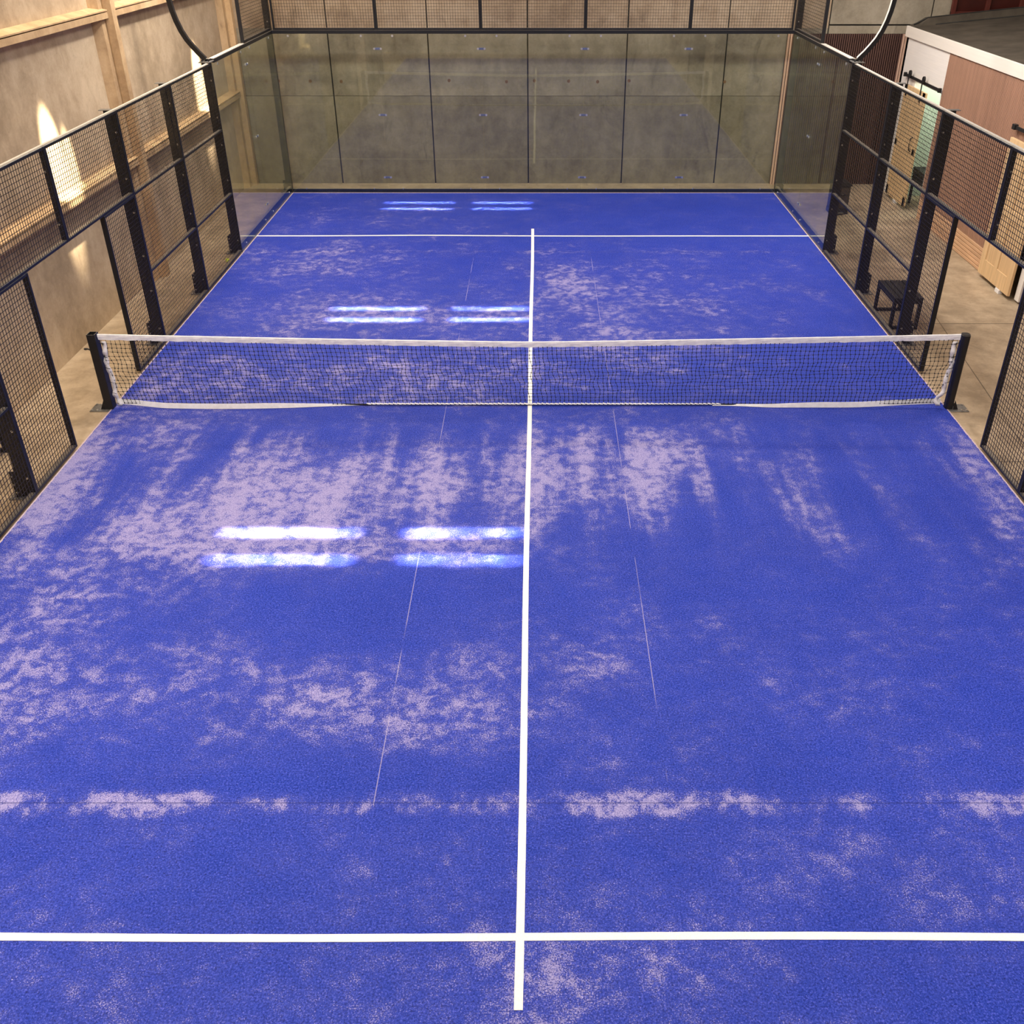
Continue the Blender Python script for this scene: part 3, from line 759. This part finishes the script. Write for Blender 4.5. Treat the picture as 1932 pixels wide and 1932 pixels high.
mb.tube([(XC+.05, 10.40, zr(XC+.05)+.03), (XC+.30, 10.41, zr(XC+.3)+.132), (9.0, 10.41, zr(9)+.142), (13.4, 10.41, zr(13.4)+.147)], .014, 6)
mb.build('roof_seam', M['felt_edge'], c)
# far door: pine boards on a black sliding rail
d = MB().bbox(XC-.085, XC-.045, 8.72, 9.86, .05, 2.12, .004).build('sliding_door', M['pine'], c)
mb = MB()
for z0, z1 in ((.05,.22), (1.0,1.12), (1.98,2.12)): mb.bbox(XC-.093, XC-.084, 8.72, 9.86, z0, z1, .002)
for y0 in (8.72, 9.74): mb.bbox(XC-.093, XC-.084, y0, y0+.12, .05, 2.12, .002)
mb.build('door_frame', M['pine'], d)
MB().tube([(XC-.093, 8.92, 1.05), (XC-.13, 8.92, 1.08), (XC-.14, 8.92, 1.18), (XC-.13, 8.92, 1.28), (XC-.093, 8.92, 1.31)], .011, 8).build('handle', M['rubber'], d)
r = MB().bbox(XC-.060, XC-.045, 8.12, 10.10, 2.235, 2.285, .002).build('door_rail', M['rubber'], c)
for y in (8.16, 10.06): MB().bbox(XC-.085, XC-.03, y-.03, y+.03, 2.225, 2.30, .004).build('rail_stop', M['rubber'], r)
for y in (8.95, 9.72):
    MB().cyl((XC-.10, y, 2.325), (1,0,0), .058, .03, 20).build('wheel', M['rubber'], d)
    MB().bbox(XC-.108, XC-.098, y-.022, y+.022, 1.93, 2.34, .003).build('hanger', M['rubber'], d)
MB().bbox(XC-.10, XC-.03, 9.2, 9.32, FZ, .05, .003).build('floor_guide', M['white_tape'], c)
# near door: two-panel pine door
d = MB().bbox(XC-.115, XC-.085, 3.68, 4.84, .05, 2.13, .003).build('sliding_door', M['pine_panel'], c)
mb = MB()
for y0, y1 in ((3.68,3.84), (4.21,4.33), (4.68,4.84)): mb.bbox(XC-.128, XC-.113, y0, y1, .05, 2.13, .004)
for z0, z1 in ((.05,.30), (1.05,1.2), (1.96,2.13)): mb.bbox(XC-.127, XC-.113, 3.84, 4.68, z0, z1, .004)
mb.build('door_frame', M['pine'], d)
r = MB().bbox(XC-.075, XC-.06, 2.7, 4.95, 2.235, 2.285, .002).build('door_rail', M['rubber'], c)
MB().bbox(XC-.10, XC-.04, 4.86, 4.95, 2.225, 2.30, .004).build('rail_stop', M['rubber'], r)
MB().bbox(XC-.14, XC-.07, 3.95, 4.09, FZ, .05, .003).build('floor_guide', M['white_tape'], c)
# inside of the far doorway
mb = MB(); mb.box(8.85, 8.95, 7.4, 9.9, FZ, 2.6); mb.box(XC+.12, 8.85, 7.4, 7.5, FZ, 2.6); mb.box(XC+.12, 8.85, 9.8, 9.9, FZ, 2.6); mb.box(XC+.12, 8.95, 7.4, 9.9, 2.6, 2.7)
mb.build('room_lining', M['mint'], c)
t = thing('slatted_crate', (7.75, 8.95, FZ), 'black slatted crate standing inside the far cabin doorway', 'crate')
for k in range(5): MB().bbox(7.52, 7.92, 8.62, 9.28, .42+.056*k, .462+.056*k, .003).build('slat', M['rubber'], t)
for xx in (7.55, 7.87):
    for yy in (8.66, 9.24): MB().bbox(xx-.02, xx+.02, yy-.02, yy+.02, FZ, .42, .003).build('leg', M['rubber'], t)

# ------------------------------------------------------------------ light
def area(name, loc, size, power, col=(1,1,1), rot=(0,0,0), spread=180, sy=None):
    L = bpy.data.lights.new(name, 'AREA'); L.energy = power; L.color = col; L.shape = 'RECTANGLE'; L.size = size; L.size_y = sy or size
    L.spread = math.radians(spread)
    o = bpy.data.objects.new(name, L); COL.objects.link(o); o.location = loc; o.rotation_euler = rot
    return o
# added fill lights under the roof, not fixtures of the hall
for x in (-3.4, 1.2):
    for y in (-9, -3, 3, 8):
        area('hall_fill', (x, y, 8.1), 2.6, 165, (1, .95, .88), sy=1.2)
for y in (-5, 3): area('hall_fill', (10, y, 8.1), 2.0, 190, (1, .90, .80), sy=1.2)
for y in (1.5, 8.0): area('hall_fill', (3.6, y, 7.8), 1.6, 185, (1, .93, .86), (0, math.radians(-38), 0), sy=1.0)  # unseen fill, added to brighten the cabin front
# court floodlights on the four poles
for s in (-1, 1):
    for y in (5.96, -5.96):
        area('floodlight', (s*4.2, y, 6.10), .36, 260, (1, .96, .90), (0, math.radians(-18*s), 0), sy=.46)
# narrow-beam linear lamps: the paired bright streaks on the turf
for yc in (-8.95, -2.92, 3.07, 8.98):
    for dy in (-.225, .225):
        for xc, w, n in ((-2.28, 1.30, 5), (-.62, 1.08, 4)):
            for k in range(n):
                area('line_lamp', (xc - w/2 + w*(k+.5)/n, yc+dy, 7.9), w/n, 5.2/n*w/1.2, (.95, .97, 1), spread=1.85, sy=.03)
# wall washers close to the concrete wall
for y in (2.55, 8.75):
    for dy, p, sz in ((-.12, 1.0, 13), (.30, .55, 7)):
        L = bpy.data.lights.new('wall_washer', 'SPOT'); L.energy = 11000*p; L.color = (1, .88, .66); L.spot_size = math.radians(sz); L.spot_blend = .9; L.shadow_soft_size = .03
        o = bpy.data.objects.new('wall_washer', L); COL.objects.link(o); o.location = (-5.0, y+dy, 5.3)
        o.rotation_euler = (0, math.radians(19.5), 0)
# warm lamps along the concrete wall
for y in (-6, 0, 6): area('wall_lamp', (-5.2, y, 7.9), 1.2, 160, (1, .80, .52), (0, math.radians(10), 0), sy=.5)
# lamp inside the cabin room
P_ = bpy.data.lights.new('room_lamp', 'POINT'); P_.energy = 40; P_.color = (.95, 1, .9); P_.shadow_soft_size = .15
o = bpy.data.objects.new('room_lamp', P_); COL.objects.link(o); o.location = (8.2, 8.9, 2.4)

w = bpy.data.worlds.new('World'); S.world = w; w.use_nodes = True
w.node_tree.nodes['Background'].inputs[0].default_value = (.5, .48, .45, 1); w.node_tree.nodes['Background'].inputs[1].default_value = .3

# ------------------------------------------------------------------ camera
cam = bpy.data.cameras.new('camera'); co = bpy.data.objects.new('camera', cam); COL.objects.link(co)
pitch, yaw, roll = .5598, -.0001, .0002
fwd = Vector((-math.sin(yaw)*math.cos(pitch), math.cos(yaw)*math.cos(pitch), -math.sin(pitch)))
right = Vector((math.cos(yaw), math.sin(yaw), 0)); up = right.cross(fwd)
r2 = right*math.cos(roll) + up*math.sin(roll); u2 = -right*math.sin(roll) + up*math.cos(roll)
co.matrix_world = Matrix(((r2.x, u2.x, -fwd.x, .112), (r2.y, u2.y, -fwd.y, -10.3821), (r2.z, u2.z, -fwd.z, 5.1545), (0,0,0,1)))
cam.sensor_width = 36; cam.lens = 1816.035/1932*36
cam.shift_x = (966-1016.8)/1932; cam.shift_y = (949.27-966)/1932
cam.clip_start = .05
S.camera = co
S.view_settings.view_transform = 'Standard'; S.view_settings.look = 'None'; S.view_settings.gamma = 1; S.view_settings.use_curve_mapping = False
S.view_settings.exposure = 0.0
cy = S.cycles
cy.use_denoising = True; cy.max_bounces = 6; cy.diffuse_bounces = 3; cy.glossy_bounces = 3; cy.use_adaptive_sampling = True; cy.adaptive_threshold = .05; cy.adaptive_min_samples = 16; cy.transparent_max_bounces = 24; cy.transmission_bounces = 6
cy.sample_clamp_indirect = 6
